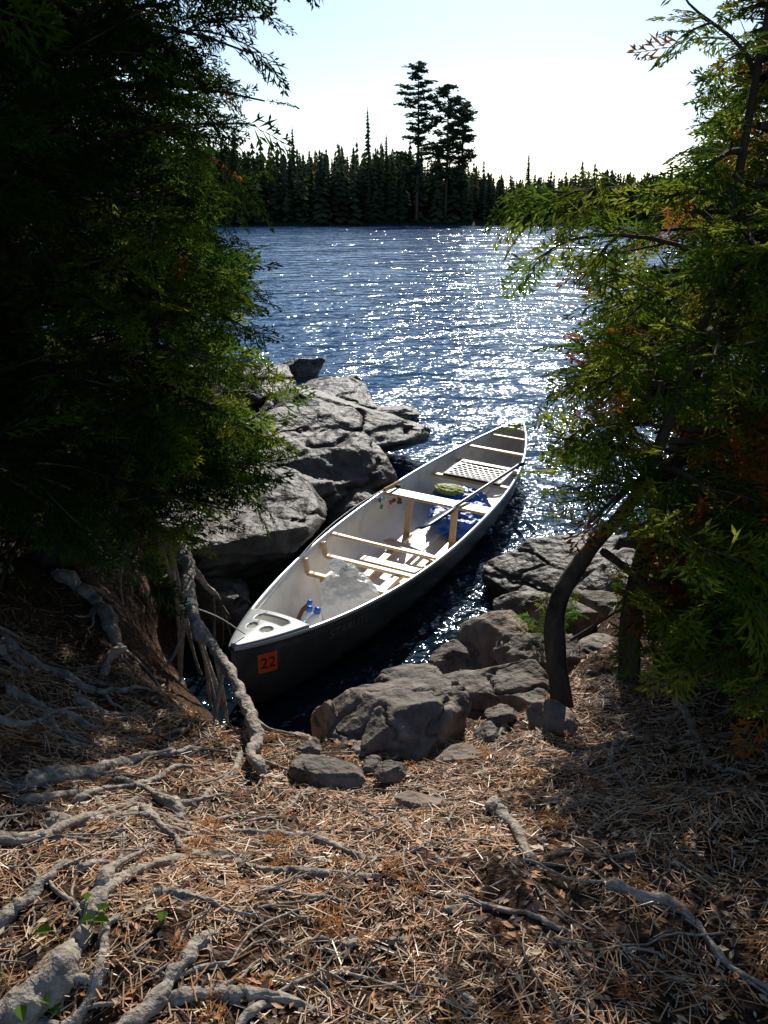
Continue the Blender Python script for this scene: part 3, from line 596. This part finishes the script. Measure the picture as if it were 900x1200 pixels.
def fishing_rod():
    e=bpy.data.objects.new('fishing_rod',None);link(e,canoe);T=Tubes()
    P=spline([(.42,.40,.42),(-.3,.43,.44),(-1.2,.33,.49),(-2.35,.05,.57)],30);T.add(P,np.linspace(.0065,.002,30),6);T.obj('rod_blank',[M_blk],e)
    T=Tubes();T.add(P[:5],.012,8);T.obj('rod_handle',[mat('cork',(.5,.33,.2),.9)],e)
    T=Tubes()
    for k in(10,16,21,26):
        a=np.linspace(0,6.28,10);T.add(np.stack([P[k][0]+0*a,P[k][1]+.01*np.cos(a),P[k][2]-.012+.01*np.sin(a)],-1),.0012,4)
    T.obj('rod_guides',[M_alu],e);c=P[5]+[0,-.02,-.06]
    T=Tubes();a=np.linspace(0,1,8);T.add(np.stack([c[0]-.03+.06*a,c[1]+0*a,c[2]+0*a],-1),[.012,.024,.026,.018,.018,.026,.022,.004],12);T.add([c,c+[0,.01,.03],P[5]],.006,6);T.add([c,c+[.0,-.05,0],c+[.0,-.06,.025]],.004,6);T.obj('reel',[M_alu],e)
    T=Tubes();T.add([c+[-.05,-.03,-.02],c+[-.07,-.03,-.05]],.012,8);T.obj('lure_green',[mat('lure_green',(.05,.5,.15),.3)],e)
    T=Tubes();T.add([c+[.06,-.05,-.02],c+[.08,-.05,-.05]],.010,8);T.obj('lure_red',[mat('lure_red',(.6,.04,.03),.3)],e)
fishing_rod()
def lump(name,loc,size,seed,m,par=None,amp=.25,fr=2.2,ridg=0,floor=-.6):
    V,F=ICO6;V=V.copy();f=fbm(V[:,0]*fr+seed,V[:,1]*fr,V[:,2]*fr,seed,5);rg=1-2*np.abs(fbm(V[:,0]*fr*1.3+seed,V[:,1]*fr*1.3,V[:,2]*fr*1.3,seed+5,4))
    V*=(1+amp*f+ridg*(rg-.6))[:,None]
    V[:,2]=np.maximum(V[:,2],floor)
    V*=np.array(size)/2;o=mesh_np(name,V,F,[m],None,True,par or canoe);o.location=loc;return o
M_bag=leafmat('white_plastic_bag',(.84,.84,.84),(.90,.90,.90),.5,6)
ntb=M_bag.node_tree;gl=ntb.nodes.new('ShaderNodeBsdfGlossy');gl.inputs['Roughness'].default_value=.25;mg=ntb.nodes.new('ShaderNodeMixShader');mg.inputs[0].default_value=.08
outn=[x for x in ntb.nodes if x.type=='OUTPUT_MATERIAL'][0];src=outn.inputs[0].links[0].from_socket
ntb.links.new(src,mg.inputs[1]);ntb.links.new(gl.outputs[0],mg.inputs[2]);ntb.links.new(mg.outputs[0],outn.inputs[0])
bag=bpy.data.objects.new('plastic_bag',None);link(bag,canoe)
lump('bag_body',(-1.36,-.02,.22),(.36,.38,.36),23,M_bag,bag,amp=.18,ridg=.16,fr=1.8)
lump('bag_neck',(-1.36,.0,.41),(.09,.12,.10),24,M_bag,bag,amp=.3,ridg=.3,fr=2,floor=-2)
lump('bag_handle',(-1.38,.06,.44),(.05,.12,.09),25,M_bag,bag,amp=.3,ridg=.3,fr=2,floor=-2)
M_blue=mat('blue_tarp',(.03,.13,.50),.38,bump=(15,.9,.03))
lump('blue_tarp_bundle',(.62,-.10,.13),(.62,.52,.26),8,M_blue,amp=.3,ridg=.25)
lump('blue_dry_bag',(.95,.02,.16),(.40,.5,.22),9,M_blue,amp=.2,ridg=.18)
lump('life_jacket',(.90,.12,.26),(.22,.28,.08),12,mat('yellow_green_fabric',(.36,.42,.07),.7,bump=(60,.5,.006)),amp=.25,ridg=.15)
def bottle(x,y,z,h,r,mb,mc,tilt=0):
    e=bpy.data.objects.new('bottle',None);link(e,canoe);e.location=(x,y,z);e.rotation_euler=(tilt,tilt*.6,0)
    T=Tubes();T.add([(0,0,0),(0,0,.005),(0,0,h*.6),(0,0,h*.75),(0,0,h*.84),(0,0,h*.86)],[r*.8,r,r,r*.75,r*.42,.001],16);T.obj('bottle_body',[mb],e)
    T=Tubes();T.add([(0,0,h*.84),(0,0,h*.845),(0,0,h),(0,0,h*1.005)],[.001,r*.45,r*.45,.001],14);T.obj('bottle_cap',[mc],e)
M_clear=mat('bottle_white',(.7,.74,.78),.2);M_bcap=mat('cap_blue',(.02,.12,.55),.35)
bottle(-1.80,.02,.13,.22,.045,M_clear,M_bcap,.15);bottle(-1.93,-.05,.14,.2,.04,M_clear,M_bcap,-.2);bottle(-1.62,.20,.08,.2,.036,mat('bottle_brown',(.22,.09,.03),.2),M_bcap,.3);bottle(-1.72,.10,.1,.2,.04,M_clear,M_bcap,.1)
def on_hull(x,v,off):
    s=np.clip(np.array(x)*2/CL,-.999,.999);b,zs_,zk=prof(s);iv=np.clip(1-v,0,1);cp=iv**(1/.74);ph=np.arccos(np.clip(cp,0,1));P=HP(s,-ph/(math.pi/2),off)
    return P
def decal_text(txt,name,x0,v0,size,m,off):
    cu=bpy.data.curves.new(name,'FONT');cu.body=txt;cu.size=1;o=bpy.data.objects.new(name,cu);scene.collection.objects.link(o)
    dg=bpy.context.evaluated_depsgraph_get();me=bpy.data.meshes.new_from_object(o.evaluated_get(dg));bpy.data.objects.remove(o)
    b=bmesh.new();b.from_mesh(me);bmesh.ops.triangulate(b,faces=b.faces);bmesh.ops.subdivide_edges(b,edges=b.edges,cuts=1)
    for v in b.verts:
        p=on_hull(x0+v.co.x*size,v0+v.co.y*size*2.2,off);v.co=(p[0],p[1],p[2])
    b.to_mesh(me);b.free();me.materials.clear();me.materials.append(m);link(bpy.data.objects.new(name,me),canoe)
M_or=mat('sticker_orange',(.70,.12,.03),.5)
xs2=np.linspace(-2.545,-2.425,9);vs2=np.linspace(.58,.86,7);XX,VV=np.meshgrid(xs2,vs2);P=on_hull(XX,VV,.003).reshape(-1,3)
i=np.arange(6)[:,None]*9;j=np.arange(8)[None,:];mesh_np('registration_sticker',P,np.stack([i+j,i+j+1,i+9+j+1,i+9+j],-1).reshape(-1,4),[M_or],None,True,canoe)
decal_text('22','sticker_number',-2.535,.65,.098,mat('sticker_ink',(.03,.008,.008),.6),.006)
decal_text('STARLITE','hull_lettering',-2.05,.74,.085,mat('letter_grey',(.17,.18,.18),.5),.004)
bw=(MW@np.array([-2.55,.0,.54,1]))[:3]
k=int(np.argmin(np.abs(PR[:,1]-3.66)));c=PR[k];td=PR[k+1]-PR[k-1];td/=np.linalg.norm(td);s1=np.cross(td,[0,0,1]);s1/=np.linalg.norm(s1);s2=np.cross(s1,td)
T=Tubes();T.add(spline([bw,(bw+c)/2+[0,0,.02],c+s1*.03+[0,0,.02]],16),.0035,6)
a=np.linspace(0,15,50)[:,None];T.add(c+td*(a*.0025-.018)+.034*(s1*np.cos(a)+s2*np.sin(a)),.0035,6);T.obj('mooring_rope',[mat('rope_white',(.7,.68,.62),.8)])

# ---------------------------------------------------------------- water with the hull's waterline cut out
def wl(a):
    out=[]
    for s in np.linspace(-.97,.97,50):
        aa=np.linspace(0,a,60);P=HP(s+0*aa,aa,-.004);Wd=(np.c_[P,np.ones(60)]@MW.T)[:,:3];z=Wd[:,2]
        k=np.where((z[:-1]<0)&(z[1:]>=0))[0]
        if len(k):
            k=k[0];t=-z[k]/(z[k+1]-z[k]);out.append((Wd[k]*(1-t)+Wd[k+1]*t)[:2])
    return out
loop=wl(-1)+wl(1)[::-1];n=len(loop)
pts=[Vector(p) for p in loop]+[Vector(p) for p in[(-900,2.2),(900,2.2),(900,600),(-900,600)]]
edges=[(k,(k+1)%n) for k in range(n)]+[(n,n+1),(n+1,n+2),(n+2,n+3),(n+3,n)]
ov,oe,of,_,_,_=geometry.delaunay_2d_cdt(pts,edges,[],0,1e-6)
def inp(x,y):
    c=False
    for k in range(n):
        a,b=loop[k],loop[(k+1)%n]
        if (a[1]>y)!=(b[1]>y) and x<(b[0]-a[0])*(y-a[1])/(b[1]-a[1])+a[0]:c=not c
    return c
of=[f for f in of if not inp(sum(ov[k][0] for k in f)/3,sum(ov[k][1] for k in f)/3)]
me=bpy.data.meshes.new('lake_water');me.from_pydata([(v[0],v[1],0) for v in ov],[],of);me.materials.append(water_mat());wo=link(bpy.data.objects.new('lake_water',me))
bm=bmesh.new();bm.from_mesh(me)
for f in bm.faces:
    if f.normal.z<0:f.normal_flip()
bm.to_mesh(me);bm.free()

# ---------------------------------------------------------------- light, sky, camera
AZ=math.radians(9);EL=math.radians(32)
w=bpy.data.worlds.new('World');scene.world=w;w.use_nodes=True;nt=w.node_tree
sky=nt.nodes.new('ShaderNodeTexSky');sky.sky_type='NISHITA';sky.sun_disc=False;sky.sun_elevation=EL;sky.sun_rotation=AZ;sky.air_density=1.0;sky.dust_density=.35;sky.ozone_density=3.0
nt.links.new(sky.outputs[0],nt.nodes['Background'].inputs[0]);nt.nodes['Background'].inputs[1].default_value=.13
sd=bpy.data.lights.new('sun','SUN');sd.energy=5;sd.angle=math.radians(.5);sd.color=(1,.96,.88)
so=link(bpy.data.objects.new('sun',sd));dv=Vector((math.sin(AZ)*math.cos(EL),math.cos(AZ)*math.cos(EL),math.sin(EL)));so.rotation_euler=(-dv).to_track_quat('-Z','Y').to_euler();so.location=dv*50
cd=bpy.data.cameras.new('camera');cam=link(bpy.data.objects.new('camera',cd));cam.location=(0,0,2.5);cam.rotation_euler=(math.radians(90-19.5),0,0)
cd.sensor_fit='VERTICAL';cd.angle=2*math.atan(600/998);cd.clip_start=.05;cd.clip_end=3000
scene.camera=cam
print('polys',sum(len(o.data.polygons) for o in bpy.data.objects if o.type=='MESH'))
